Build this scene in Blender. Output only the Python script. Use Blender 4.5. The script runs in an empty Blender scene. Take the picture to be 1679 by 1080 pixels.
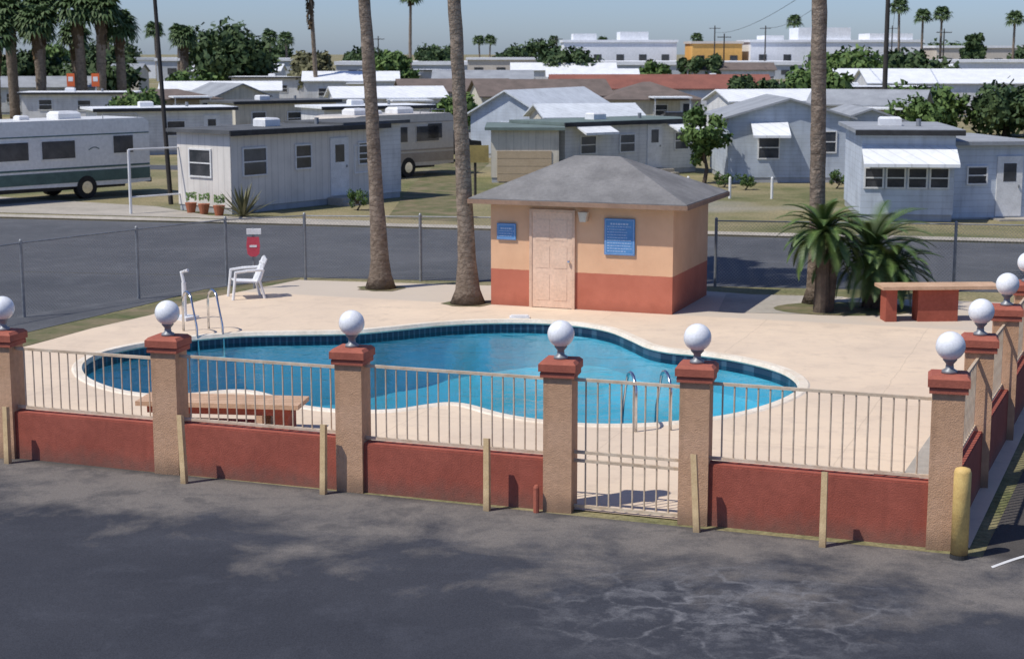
import bpy, bmesh, math, random
from mathutils import Vector, Matrix
from mathutils.geometry import tessellate_polygon
random.seed(7)
S=bpy.context.scene
COL=S.collection
R=math.radians
# ---------------------------------------------------------------- materials
def nn(nt,t,**k):
    n=nt.nodes.new(t)
    for a,b in k.items(): setattr(n,a,b)
    return n
def base(name,rough=.8,metal=0,spec=.3):
    m=bpy.data.materials.new(name); m.use_nodes=True
    nt=m.node_tree; b=nt.nodes['Principled BSDF']
    b.inputs['Roughness'].default_value=rough; b.inputs['Metallic'].default_value=metal
    b.inputs['Specular IOR Level'].default_value=spec
    return m,nt,b
def c4(c): return (c[0],c[1],c[2],1)
def coord(nt): return nn(nt,'ShaderNodeTexCoord').outputs['Object']
def noise(nt,vec,scale,detail=5,rough=.6,dist=0):
    n=nn(nt,'ShaderNodeTexNoise'); n.inputs['Scale'].default_value=scale; n.inputs['Detail'].default_value=detail
    n.inputs['Roughness'].default_value=rough; n.inputs['Distortion'].default_value=dist
    nt.links.new(vec,n.inputs['Vector']); return n.outputs['Fac']
def remap(nt,v,a,b,c=0,d=1):
    n=nn(nt,'ShaderNodeMapRange'); n.inputs[1].default_value=a;n.inputs[2].default_value=b
    n.inputs[3].default_value=c;n.inputs[4].default_value=d; nt.links.new(v,n.inputs[0]); return n.outputs[0]
def mth(nt,op,a,b=None,c=None):
    n=nn(nt,'ShaderNodeMath',operation=op)
    for i,v in enumerate((a,b,c)):
        if v is None: continue
        if isinstance(v,(int,float)): n.inputs[i].default_value=v
        else: nt.links.new(v,n.inputs[i])
    return n.outputs[0]
def mix(nt,f,a,b,mode='MIX'):
    n=nn(nt,'ShaderNodeMix',data_type='RGBA',blend_type=mode)
    for i,v in ((0,f),(6,a),(7,b)):
        if isinstance(v,(int,float)): n.inputs[i].default_value=v
        elif isinstance(v,tuple): n.inputs[i].default_value=c4(v)
        else: nt.links.new(v,n.inputs[i])
    return n.outputs[2]
def bump(nt,b,h,strength=.3,dist=.02):
    n=nn(nt,'ShaderNodeBump'); n.inputs['Strength'].default_value=strength; n.inputs['Distance'].default_value=dist
    nt.links.new(h,n.inputs['Height']); nt.links.new(n.outputs[0],b.inputs['Normal'])
def mat(name,c1,c2=None,scale=3,rough=.8,bmp=0,bscale=60,metal=0,spec=.3,lo=.35,hi=.65,detail=6,stain=0):
    m,nt,b=base(name,rough,metal,spec); co=coord(nt)
    c2=c2 or tuple(v*.8 for v in c1)
    f=remap(nt,noise(nt,co,scale,detail),lo,hi)
    col=mix(nt,f,c1,c2)
    f2=remap(nt,noise(nt,co,scale*9,3),.3,.7,.9,1.08)
    if stain:
        s=nn(nt,'ShaderNodeSeparateXYZ'); nt.links.new(co,s.inputs[0])
        e=mth(nt,'ADD',s.outputs[2],mth(nt,'MULTIPLY',noise(nt,co,7,5),-.35))
        col=mix(nt,remap(nt,e,-.16,.08,stain,0),col,(.13,.10,.08))
        mp=nn(nt,'ShaderNodeMapping'); mp.inputs['Scale'].default_value=(9,9,.7); nt.links.new(co,mp.inputs[0])
        st=noise(nt,mp.outputs[0],1.2,5)
        col=mix(nt,remap(nt,st,.55,.75,0,.35),col,tuple(v*.6 for v in c2))
    g=nn(nt,'ShaderNodeHueSaturation'); nt.links.new(f2,g.inputs['Value']); nt.links.new(col,g.inputs['Color'])
    nt.links.new(g.outputs[0],b.inputs['Base Color'])
    if bmp: bump(nt,b,noise(nt,co,bscale,4),bmp)
    return m
STUCCO=mat('stucco_tan',(.60,.375,.235),(.52,.31,.18),1.5,.9,.5,70,stain=.6)
CAPRED=mat('cap_red',(.44,.135,.085),(.34,.10,.065),3,.75,.3,60)
WALLRED=mat('wall_red',(.38,.105,.07),(.30,.08,.053),1.2,.85,.4,60,stain=.55)
TABRED=mat('table_leg_red',(.38,.10,.065),(.30,.08,.05),2,.8,.3,50)
RAILC=mat('rail_cream',(.68,.57,.43),(.50,.38,.26),6,.5)
GLOBE=mat('globe_white',(.85,.86,.87),(.78,.79,.80),4,.25,spec=.5)
METAL=mat('galvanised',(.30,.31,.32),(.22,.23,.24),8,.5,metal=.4)
CHROME=mat('steel_tube',(.75,.76,.78),(.6,.6,.62),8,.22,metal=1)
WHITE=mat('white_paint',(.78,.78,.77),(.66,.66,.65),3,.5)
WHITEP=mat('white_plastic',(.82,.83,.83),(.7,.7,.7),3,.4)
YELLOW=mat('yellow_paint',(.78,.56,.20),(.62,.42,.15),5,.6,.2,stain=.6)
STAKE=mat('faded_yellow_wood',(.78,.58,.32),(.62,.44,.23),6,.8,.2,stain=.5)
SHINGLE=mat('grey_shingle',(.25,.245,.24),(.17,.167,.165),1.6,.95,.6,40)
GLASS=mat('dark_glass',(.03,.035,.04),(.08,.08,.085),1.5,.12,spec=.6)
BLACK=mat('black_rubber',(.018,.018,.02),(.03,.03,.03),4,.7)
DARK=mat('dark_trim',(.05,.05,.052),(.03,.03,.03),3,.6)
WOODPOLE=mat('dark_pole',(.06,.055,.05),(.04,.036,.033),3,.9,.3)
TABLE=mat('table_top_peach',(.62,.41,.27),(.50,.32,.20),3,.8,.2)
BLUE=mat('sign_blue',(.08,.22,.47),(.11,.28,.54),4,.4)
REDP=mat('sign_red',(.6,.08,.11),(.5,.06,.09),4,.5)
DOORM=mat('door_peach',(.80,.57,.42),(.72,.50,.36),2,.6)
ORANGE=mat('orange_stucco',(.80,.46,.14),(.7,.40,.12),.2,.8)
GREENP=mat('green_stripe',(.10,.17,.15),(.07,.12,.11),2,.4)
SAGOG=mat('sago_leaf',(.045,.09,.022),(.12,.18,.05),4,.5,spec=.4)
PALMG=mat('palm_leaf',(.04,.08,.025),(.11,.16,.06),2,.6)
PALMDRY=mat('dry_fronds',(.16,.11,.06),(.09,.06,.035),3,.9,.5,30)
BARK=mat('bark_brown',(.13,.10,.075),(.07,.055,.043),4,.95,.6,30)
def leafm(name,a,b): return mat(name,a,b,.9,.7,lo=.4,hi=.6)
LEAF1=leafm('leaf_dark',(.025,.055,.02),(.075,.115,.04))
LEAF2=leafm('leaf_mid',(.05,.10,.025),(.13,.20,.055))
LEAF3=leafm('leaf_olive',(.12,.12,.055),(.21,.20,.11))
def trunkmat():
    m,nt,b=base('palm_trunk',.95,spec=.1); co=coord(nt)
    s=nn(nt,'ShaderNodeSeparateXYZ'); nt.links.new(co,s.inputs[0])
    z=mth(nt,'ADD',mth(nt,'MULTIPLY',s.outputs[2],9),mth(nt,'MULTIPLY',noise(nt,co,3,4),4))
    fr=mth(nt,'FRACT',z)
    col=mix(nt,remap(nt,fr,0,.3),(.18,.14,.105),(.34,.275,.215))
    col=mix(nt,remap(nt,noise(nt,co,5,6,.7),.4,.68),col,(.17,.132,.10))
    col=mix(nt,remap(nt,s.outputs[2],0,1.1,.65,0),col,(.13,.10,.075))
    nt.links.new(col,b.inputs['Base Color']); bump(nt,b,mth(nt,'ADD',fr,noise(nt,co,14,4)),.8,.03)
    return m
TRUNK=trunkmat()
def housewall():
    m,nt,b=base('two_tone_stucco',.9); co=coord(nt)
    s=nn(nt,'ShaderNodeSeparateXYZ'); nt.links.new(co,s.inputs[0])
    e=mth(nt,'ADD',s.outputs[2],mth(nt,'MULTIPLY',noise(nt,co,8,2),.02))
    f=remap(nt,e,.785,.795)
    up=mix(nt,remap(nt,noise(nt,co,1.4,6),.35,.7),(.78,.48,.29),(.68,.40,.24))
    lo=mix(nt,remap(nt,noise(nt,co,1.6,6),.35,.7),(.54,.18,.115),(.46,.145,.09))
    col=mix(nt,f,lo,up)
    st=remap(nt,mth(nt,'MULTIPLY',s.outputs[2],noise(nt,co,5,4)),.0,.12,.75,1)
    g=nn(nt,'ShaderNodeHueSaturation'); nt.links.new(col,g.inputs['Color']); nt.links.new(st,g.inputs['Value'])
    nt.links.new(g.outputs[0],b.inputs['Base Color']); bump(nt,b,noise(nt,co,55,4),.5,.015)
    return m
HWALL=housewall()
def deckmat():
    m,nt,b=base('deck_concrete',.85); co=coord(nt)
    col=mix(nt,remap(nt,noise(nt,co,.35,7,.65),.35,.65),(.75,.60,.44),(.64,.515,.39))
    col=mix(nt,remap(nt,noise(nt,co,1.7,8,.75),.5,.72,0,.85),col,(.55,.44,.335))
    col=mix(nt,remap(nt,noise(nt,co,5,8,.75),.58,.75,0,.4),col,(.42,.335,.26))
    s=nn(nt,'ShaderNodeSeparateXYZ'); nt.links.new(co,s.inputs[0])
    wob=mth(nt,'MULTIPLY',noise(nt,co,1.2,4),.12)
    u=mth(nt,'ADD',mth(nt,'ADD',mth(nt,'MULTIPLY',s.outputs[0],.94),mth(nt,'MULTIPLY',s.outputs[1],-.342)),wob)
    v=mth(nt,'ADD',mth(nt,'ADD',mth(nt,'MULTIPLY',s.outputs[0],.342),mth(nt,'MULTIPLY',s.outputs[1],.94)),wob)
    for q in (u,v):
        fr=mth(nt,'FRACT',mth(nt,'MULTIPLY',q,1/3.1))
        col=mix(nt,remap(nt,fr,.0,.008,.4,0),col,(.36,.28,.20))
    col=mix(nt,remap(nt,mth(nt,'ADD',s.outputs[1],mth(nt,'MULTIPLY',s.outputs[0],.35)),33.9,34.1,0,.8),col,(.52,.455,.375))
    nt.links.new(col,b.inputs['Base Color']); bump(nt,b,noise(nt,co,45,5),.25,.01)
    return m
DECK=deckmat()
COPE=mat('coping_white',(.82,.74,.62),(.70,.60,.47),2,.7,.2)
CONC=mat('concrete_grey',(.44,.40,.34),(.35,.32,.27),.8,.9,.3,30)
def asphalt(name,c1,c2,worn=False):
    m,nt,b=base(name,.9,spec=.12); co=coord(nt)
    s=nn(nt,'ShaderNodeSeparateXYZ'); nt.links.new(co,s.inputs[0])
    col=mix(nt,remap(nt,noise(nt,co,.22,6,.6),.35,.65),c1,c2)
    col=mix(nt,remap(nt,noise(nt,co,1.3,7,.7),.5,.8,0,.6),col,tuple(v*1.5 for v in c2))
    sp=remap(nt,noise(nt,co,70,3),.35,.7,.8,1.25)
    if worn:
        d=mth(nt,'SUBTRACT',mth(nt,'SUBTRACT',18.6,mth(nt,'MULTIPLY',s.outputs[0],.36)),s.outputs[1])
        n1=noise(nt,co,.6,7,.62,.3)
        e=mth(nt,'ADD',d,mth(nt,'MULTIPLY',mth(nt,'SUBTRACT',n1,.5),-9))
        k=remap(nt,e,2.5,.9,0,.92)
        n4=remap(nt,noise(nt,co,1.6,6,.7),.48,.66)
        band=mix(nt,n4,(.185,.168,.152),(.115,.108,.105))
        col=mix(nt,k,col,band)
        n5=noise(nt,co,1.1,5,.6,.2)
        col=mix(nt,mth(nt,'MULTIPLY',remap(nt,n5,.56,.62,0,.5),k),col,(.055,.056,.062))
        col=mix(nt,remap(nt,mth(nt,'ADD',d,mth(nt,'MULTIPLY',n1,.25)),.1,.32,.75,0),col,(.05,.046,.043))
        dx=mth(nt,'SUBTRACT',s.outputs[0],2.0); dy=mth(nt,'SUBTRACT',s.outputs[1],15.0)
        r=mth(nt,'SQRT',mth(nt,'ADD',mth(nt,'MULTIPLY',dx,dx),mth(nt,'MULTIPLY',mth(nt,'MULTIPLY',dy,dy),1.6)))
        msk=remap(nt,r,.7,2.3,1,0)
        vo=nn(nt,'ShaderNodeTexVoronoi',feature='DISTANCE_TO_EDGE'); vo.inputs['Scale'].default_value=1.5
        wv=nn(nt,'ShaderNodeTexNoise'); wv.inputs['Scale'].default_value=2.5; wv.inputs['Detail'].default_value=5; nt.links.new(co,wv.inputs['Vector'])
        av=nn(nt,'ShaderNodeVectorMath',operation='MULTIPLY_ADD'); nt.links.new(wv.outputs['Color'],av.inputs[0]); av.inputs[1].default_value=(.5,.5,.5); nt.links.new(co,av.inputs[2]); nt.links.new(av.outputs[0],vo.inputs['Vector'])
        ln=remap(nt,vo.outputs['Distance'],0,.07,1,0); gr=remap(nt,noise(nt,co,3.5,6,.7),.42,.58)
        col=mix(nt,mth(nt,'MULTIPLY',mth(nt,'MULTIPLY',mth(nt,'MULTIPLY',ln,gr),msk),.6),col,(.24,.24,.25))
        n3=noise(nt,co,1.7,8,.75,.1)
        col=mix(nt,mth(nt,'MULTIPLY',remap(nt,n3,.48,.6,0,.5),msk),col,(.19,.19,.20))
    g=nn(nt,'ShaderNodeHueSaturation'); nt.links.new(col,g.inputs['Color']); nt.links.new(sp,g.inputs['Value'])
    nt.links.new(g.outputs[0],b.inputs['Base Color']); bump(nt,b,noise(nt,co,50,4),.35,.01)
    return m
LOT=asphalt('parking_asphalt',(.040,.043,.053),(.056,.059,.070),True)
ROADM=asphalt('road_asphalt',(.082,.087,.096),(.115,.119,.127))
def groundmat():
    m,nt,b=base('dry_grass',.95); co=coord(nt)
    f=remap(nt,noise(nt,co,.13,7,.65),.40,.58)
    col=mix(nt,f,(.13,.14,.055),(.32,.265,.15))
    col=mix(nt,remap(nt,noise(nt,co,.9,6,.7),.45,.7),col,(.24,.21,.105))
    col=mix(nt,remap(nt,noise(nt,co,.05,4),.55,.65,0,.7),col,(.34,.32,.29))
    sp=remap(nt,noise(nt,co,12,5),.3,.7,.6,1.3)
    g=nn(nt,'ShaderNodeHueSaturation'); nt.links.new(col,g.inputs['Color']); nt.links.new(sp,g.inputs['Value'])
    nt.links.new(g.outputs[0],b.inputs['Base Color']); bump(nt,b,noise(nt,co,9,5),.6,.05)
    return m
GROUND=groundmat()
DIRT=mat('weedy_dirt',(.23,.18,.11),(.09,.11,.04),1.3,.95,.6,20)
def tilem():
    m,nt,b=base('waterline_tile',.3,spec=.5); co=coord(nt)
    s=nn(nt,'ShaderNodeSeparateXYZ'); nt.links.new(co,s.inputs[0])
    a=mth(nt,'ADD',mth(nt,'MULTIPLY',s.outputs[0],7.5),mth(nt,'MULTIPLY',s.outputs[1],4))
    fr=mth(nt,'FRACT',a)
    col=mix(nt,remap(nt,fr,.68,.76),(.018,.04,.075),(.05,.10,.15))
    nt.links.new(col,b.inputs['Base Color']); return m
TILE=tilem()
def plaster():
    m,nt,b=base('pool_plaster',.7); co=coord(nt)
    s=nn(nt,'ShaderNodeSeparateXYZ'); nt.links.new(co,s.inputs[0])
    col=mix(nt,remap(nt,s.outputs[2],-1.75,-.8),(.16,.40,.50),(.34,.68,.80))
    col=mix(nt,remap(nt,noise(nt,co,.6,5),.4,.66,0,.7),col,(.11,.42,.47))
    nt.links.new(col,b.inputs['Base Color']); return m
PLASTER=plaster()
def waterm():
    m=bpy.data.materials.new('pool_water'); m.use_nodes=True; nt=m.node_tree; nt.nodes.clear()
    o=nn(nt,'ShaderNodeOutputMaterial'); t=nn(nt,'ShaderNodeBsdfTransparent'); t.inputs[0].default_value=(.42,.76,.84,1)
    g=nn(nt,'ShaderNodeBsdfGlossy'); g.inputs['Roughness'].default_value=.04
    fz=nn(nt,'ShaderNodeFresnel'); fz.inputs['IOR'].default_value=1.33
    mx=nn(nt,'ShaderNodeMixShader'); co=coord(nt)
    n1=mth(nt,'ADD',noise(nt,co,1.6,4,.5,.5),mth(nt,'MULTIPLY',noise(nt,co,6,3),.3))
    bp=nn(nt,'ShaderNodeBump'); bp.inputs['Strength'].default_value=.6; bp.inputs['Distance'].default_value=.06
    nt.links.new(n1,bp.inputs['Height']); nt.links.new(bp.outputs[0],g.inputs['Normal']); nt.links.new(bp.outputs[0],fz.inputs['Normal'])
    nt.links.new(mth(nt,'MULTIPLY',fz.outputs[0],.8),mx.inputs[0]); nt.links.new(t.outputs[0],mx.inputs[1]); nt.links.new(g.outputs[0],mx.inputs[2])
    nt.links.new(mx.outputs[0],o.inputs[0]); return m
WATER=waterm()
def meshm():
    m=bpy.data.materials.new('chain_link'); m.use_nodes=True; nt=m.node_tree; b=nt.nodes['Principled BSDF']
    b.inputs['Base Color'].default_value=(.22,.23,.24,1); b.inputs['Metallic'].default_value=.5; b.inputs['Roughness'].default_value=.5
    o=[n for n in nt.nodes if n.type=='OUTPUT_MATERIAL'][0]; t=nn(nt,'ShaderNodeBsdfTransparent'); mx=nn(nt,'ShaderNodeMixShader')
    co=coord(nt); s=nn(nt,'ShaderNodeSeparateXYZ'); nt.links.new(co,s.inputs[0])
    fs=[]
    for sg in (1,-1):
        q=mth(nt,'FRACT',mth(nt,'MULTIPLY',mth(nt,'ADD',s.outputs[0],mth(nt,'MULTIPLY',s.outputs[2],sg)),13))
        fs.append(mth(nt,'LESS_THAN',q,.075))
    a=mth(nt,'MAXIMUM',fs[0],fs[1])
    nt.links.new(a,mx.inputs[0]); nt.links.new(t.outputs[0],mx.inputs[1]); nt.links.new(b.outputs[0],mx.inputs[2]); nt.links.new(mx.outputs[0],o.inputs[0])
    return m
CHAIN=meshm()
# ---------------------------------------------------------------- mesh builder
class MB:
    def __init__(s): s.v=[];s.f=[]
    def add(s,vs,fs,M=None):
        o=len(s.v)
        for p in vs:
            p=Vector(p); s.v.append(tuple(M@p) if M else tuple(p))
        s.f+= [tuple(i+o for i in f) for f in fs]; return s
    def box(s,x0,y0,z0,x1,y1,z1,M=None):
        return s.add([(x0,y0,z0),(x1,y0,z0),(x1,y1,z0),(x0,y1,z0),(x0,y0,z1),(x1,y0,z1),(x1,y1,z1),(x0,y1,z1)],
          [(0,3,2,1),(4,5,6,7),(0,1,5,4),(1,2,6,5),(2,3,7,6),(3,0,4,7)],M)
    def bbox(s,cx,cy,z0,wx,wy,h,b=.02):
        x,y=wx/2,wy/2
        rings=[(x,y,z0),(x,y,z0+h-b),(x-b,y-b,z0+h)]
        vs=[]
        for a,c,z in rings: vs+=[(cx-a,cy-c,z),(cx+a,cy-c,z),(cx+a,cy+c,z),(cx-a,cy+c,z)]
        fs=[(0,3,2,1),(8,9,10,11)]
        for r in (0,4):
            for i in range(4): j=(i+1)%4; fs.append((r+i,r+j,r+4+j,r+4+i))
        return s.add(vs,fs)
    def prism(s,poly,z0,z1):
        n=len(poly); vs=[(p[0],p[1],z0) for p in poly]+[(p[0],p[1],z1) for p in poly]
        return s.add(vs,[tuple(range(n))[::-1],tuple(range(n,2*n))]+[(i,(i+1)%n,n+(i+1)%n,n+i) for i in range(n)])
    def extr(s,poly,y0,y1):
        n=len(poly); vs=[(p[0],y0,p[1]) for p in poly]+[(p[0],y1,p[1]) for p in poly]
        return s.add(vs,[tuple(range(n)),tuple(range(n,2*n))[::-1]]+[(i,n+i,n+(i+1)%n,(i+1)%n) for i in range(n)])
    def tube(s,path,r,n=8,cap=True):
        path=[Vector(p) for p in path]; k=len(path); rs=r if isinstance(r,(list,tuple)) else [r]*k
        vs=[];fs=[]; up=Vector((0,0,1))
        for i,p in enumerate(path):
            t=(path[min(i+1,k-1)]-path[max(i-1,0)]).normalized()
            a=up if abs(t.z)<.9 else Vector((1,0,0))
            u=t.cross(a).normalized(); w=t.cross(u)
            if abs(t.z)>=.9: u=Vector((1,0,0)); w=t.cross(u).normalized(); u=w.cross(t)
            for j in range(n):
                an=2*math.pi*j/n; vs.append(p+(u*math.cos(an)+w*math.sin(an))*rs[i])
        for i in range(k-1):
            for j in range(n):
                fs.append((i*n+j,i*n+(j+1)%n,(i+1)*n+(j+1)%n,(i+1)*n+j))
        if cap: fs+= [tuple(range(n))[::-1],tuple((k-1)*n+j for j in range(n))]
        return s.add(vs,fs)
    def sphere(s,c,r,nu=24,nv=14,sz=1):
        vs=[];fs=[]
        for i in range(nv+1):
            a=math.pi*i/nv
            for j in range(nu):
                b=2*math.pi*j/nu; vs.append((c[0]+r*math.sin(a)*math.cos(b),c[1]+r*math.sin(a)*math.sin(b),c[2]+r*math.cos(a)*sz))
        for i in range(nv):
            for j in range(nu): fs.append((i*nu+j,(i+1)*nu+j,(i+1)*nu+(j+1)%nu,i*nu+(j+1)%nu))
        return s.add(vs,fs)
    def mesh(s,name,m,smooth=False):
        me=bpy.data.meshes.new(name); me.from_pydata(s.v,[],s.f); me.materials.append(m)
        bm=bmesh.new(); bm.from_mesh(me); bmesh.ops.recalc_face_normals(bm,faces=bm.faces) if len(s.f)<3000 else None
        bm.to_mesh(me); bm.free()
        if smooth:
            for p in me.polygons: p.use_smooth=True
        return me
def obj(name,me):
    o=bpy.data.objects.new(name,me); COL.objects.link(o); return o
def tag(o,label,cat,group=None):
    o["label"]=label; o["category"]=cat
    if group: o["group"]=group
    return o
def thing(name,label,cat,loc=(0,0,0),rot=0,group=None):
    o=bpy.data.objects.new(name,None); o.empty_display_size=.3; COL.objects.link(o)
    o.location=(loc[0],loc[1],loc[2] if len(loc)>2 else 0); o.rotation_euler=(0,0,rot); return tag(o,label,cat,group)
def part(par,name,mb,m,smooth=False,label=None,loc=None):
    o=obj(name,mb.mesh(name,m,smooth) if isinstance(mb,MB) else mb); o.parent=par
    if loc: o.location=loc
    if label: o["label"]=label
    return o
def sheet(name,outer,z,m,holes=()):
    loops=[[Vector((p[0],p[1],z)) for p in outer]]+[[Vector((p[0],p[1],z)) for p in h] for h in holes]
    tris=tessellate_polygon(loops); vs=[tuple(v) for l in loops for v in l]
    b=MB(); b.v=vs; b.f=[tuple(t) for t in tris]
    me=b.mesh(name,m)
    bm=bmesh.new(); bm.from_mesh(me)
    for f in bm.faces:
        if f.normal.z<0: f.normal_flip()
    bm.to_mesh(me); bm.free()
    o=obj(name,me); o["kind"]="structure"; return o
def spline(pts,k=5):
    n=len(pts);out=[]
    for i in range(n):
        p0,p1,p2,p3=[Vector(pts[(i+j-1)%n]) for j in range(4)]
        for q in range(k):
            t=q/k
            out.append(tuple(.5*((2*p1)+(-p0+p2)*t+(2*p0-5*p1+4*p2-p3)*t*t+(-p0+3*p1-3*p2+p3)*t**3)))
    return out
def offset(poly,d):
    n=len(poly);out=[]
    area=sum(poly[i][0]*poly[(i+1)%n][1]-poly[(i+1)%n][0]*poly[i][1] for i in range(n))
    sg=1 if area>0 else -1
    for i in range(n):
        a=Vector(poly[i-1]);b=Vector(poly[(i+1)%n]); t=(b-a).normalized()
        out.append((poly[i][0]+t.y*d*sg,poly[i][1]-t.x*d*sg))
    return out
# ---------------------------------------------------------------- camera, light, sky
cd=bpy.data.cameras.new('camera'); cam=bpy.data.objects.new('camera',cd); COL.objects.link(cam)
cam.location=(0,0,5.25); cam.rotation_euler=(R(90)-math.atan(455/2700),0,0)
cd.sensor_width=36; cd.lens=36*2700/1679; cd.clip_end=5000; cd.clip_start=.1
cd.dof.use_dof=True; cd.dof.focus_distance=22; cd.dof.aperture_fstop=3.2
S.camera=cam
EL=R(57); dh=Vector((.88,.475)).normalized()
d=Vector((dh.x*math.cos(EL),dh.y*math.cos(EL),-math.sin(EL)))
ld=bpy.data.lights.new('sun','SUN'); ld.energy=4.0; ld.angle=R(.6); ld.color=(1,.955,.88)
lo=bpy.data.objects.new('sun',ld); COL.objects.link(lo); lo.rotation_euler=d.to_track_quat('-Z','Y').to_euler(); lo.location=(-20,-10,40)
w=bpy.data.worlds.new("World"); S.world=w; w.use_nodes=True; nt=w.node_tree
bg=nt.nodes['Background']; sky=nn(nt,'ShaderNodeTexSky',sky_type='NISHITA'); sky.sun_disc=False
sky.sun_elevation=EL; sky.sun_rotation=math.atan2(-dh.x,-dh.y); sky.dust_density=.6; sky.ozone_density=2.4; sky.air_density=.8
tint=mix(nt,1.0,sky.outputs[0],(.68,.77,1.02),'MULTIPLY')
nt.links.new(tint,bg.inputs[0]); bg.inputs[1].default_value=.12
S.view_settings.view_transform='Standard'; S.view_settings.look='None'; S.view_settings.exposure=0
# ---------------------------------------------------------------- ground sheets and pool
pool0=[(-7.28,27.42),(-7.26,28.39),(-6.99,29.05),(-6.57,29.61),(-5.9,30.2),(-5.05,30.6),(-3.92,30.74),(-3.01,30.87),(-2.23,31.3),(-1.43,31.8),(-.48,32.1),(.49,32.1),(1.32,31.73),(1.87,31.08),(2.22,30.1),(2.47,29.3),(2.82,28.85),(3.34,28.56),(3.82,28.15),(4.26,27.53),(4.55,26.78),(4.6,25.86),(4.36,25.05),(3.86,24.25),(3.22,23.57),(2.55,23.17),(1.83,22.93),(1.05,22.93),(.36,23.21),(-.17,23.62),(-.64,24.21),(-.96,24.36),(-1.28,24.21),(-1.8,23.86),(-2.53,23.86),(-3.11,24.16),(-3.54,24.69),(-4.0,25.2),(-4.41,25.3),(-4.85,25.1),(-5.3,24.95),(-5.85,25.1),(-6.42,25.6),(-6.95,26.4)]
pool=spline(pool0,4)
cope=offset(pool,.17)
deck=[(-11.6,22.9),(-6.45,21.1),(4.9,17.0),(9.0,26.9),(12.6,34.0),(5.2,35.7),(4.3,36.2),(-1.3,37.2),(-4.96,38.0),(-6.57,35.1),(-7.3,32.8),(-8.07,31.2),(-8.7,29.4)]
hole=offset(deck,-.6)
sheet('ground',[(-1500,-60),(1500,-60),(1500,3000),(-1500,3000)],0,GROUND,[hole])
sheet('road',[(-90,37.7+14),(-5.0,38.5),(5,36.95),(11.3,36.0),(90,24),(90,27.8),(14.2,45.4),(-16.4,52.5),(-90,69.6)],.004,ROADM)
sheet('parking_lot',[(-60,-12),(60,-12),(60,28.0),(13.2,35.5),(9.3,26.9),(4.95,16.7),(-6.5,21.0),(-12,23.0),(-60,40)],.005,LOT)
sheet('driveway',[(-60,40.3),(-12,23.2),(-9.55,29.6),(-9.2,30.8),(-7.75,34.2),(-6.9,36.5),(-5.1,38.45),(-60,47)],.007,ROADM)
sheet('dirt_strip',[(-12,23.2),(-11.7,23.0),(-8.75,29.4),(-8.1,31.2),(-7.3,32.8),(-6.6,35.1),(-5.0,38.0),(-5.0,38.5),(-6.8,36.5),(-7.56,34.2),(-9.14,30.8),(-9.4,29.7)],.011,DIRT)
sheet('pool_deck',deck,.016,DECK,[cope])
sheet('pavement',[(-30,58.5),(-17.2,54.4),(-10.2,52.6),(-4.3,50.7),(-4.3,51.6),(-9.8,53.3),(-12.2,56.5),(-20,61)],.012,CONC)
sheet('path',[(4.75,17.6),(5.35,19.2),(6.3,22.4),(5.9,22.5),(5.2,20.8),(4.3,18.6)],.022,CONC)
sheet('house_slab_path',[(4.2,33.2),(6.0,32.9),(7.2,35.3),(4.7,35.75)],.021,CONC)
kb=MB(); kb.tube([(-90,69.75,.05),(-16.4,52.65,.05),(14.2,45.55,.05),(90,27.95,.05)],.08,4); o=obj('kerb',kb.mesh('kerb',CONC)); o['kind']='structure'
arc=[(4.95+.9*t,16.35+.35*math.sin(t*1.6)+.25*t) for t in [i/10 for i in range(14)]]
sheet('road_marking',[(x,y-.03) for x,y in arc]+[(x,y+.03) for x,y in arc[::-1]],.010,WHITE)
sheet('park_lane',[(-70,92),(-30,78),(-14,74),(-13,76.5),(-30,81),(-70,96)],.006,ROADM)
sheet('park_lane',[(-4,52.5),(-1.6,51.5),(-2,66),(-1,80),(-3.5,80),(-4,66)],.006,DIRT)
sheet('park_lane',[(-60,150),(60,132),(60,136),(-60,154)],.006,ROADM)
n=len(pool)
pt=thing('swimming_pool','free-form blue swimming pool with white coping and dark tile','pool')
b=MB()
vs=[(p[0],p[1],.016) for p in cope]+[(p[0],p[1],.035) for p in offset(pool,.14)]+[(p[0],p[1],.035) for p in offset(pool,-.0)]+[(p[0],p[1],-.03) for p in offset(pool,-.03)]+[(p[0],p[1],-.06) for p in pool]
b.add(vs,[(r*n+i,r*n+(i+1)%n,(r+1)*n+(i+1)%n,(r+1)*n+i) for r in range(4) for i in range(n)])
part(pt,'coping',b,COPE)
b=MB(); b.add([(p[0],p[1],z) for z in (-.05,-.24) for p in offset(pool,.002)],[(i,(i+1)%n,n+(i+1)%n,n+i) for i in range(n)]); part(pt,'waterline_tile',b,TILE)
def dep(x,y): return -1.0-.75*max(0,min(1,(2.5-x)/6))
b=MB()
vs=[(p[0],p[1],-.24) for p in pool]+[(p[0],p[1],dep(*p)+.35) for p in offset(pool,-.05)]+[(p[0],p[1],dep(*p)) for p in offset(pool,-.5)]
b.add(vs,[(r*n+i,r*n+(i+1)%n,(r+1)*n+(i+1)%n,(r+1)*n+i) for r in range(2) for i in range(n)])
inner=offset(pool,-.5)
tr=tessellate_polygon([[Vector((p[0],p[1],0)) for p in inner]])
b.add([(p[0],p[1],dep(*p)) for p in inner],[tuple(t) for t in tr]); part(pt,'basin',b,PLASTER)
bm_=sheet('water',pool,-.165,WATER)
del bm_["kind"]; bm_.parent=pt
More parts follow.
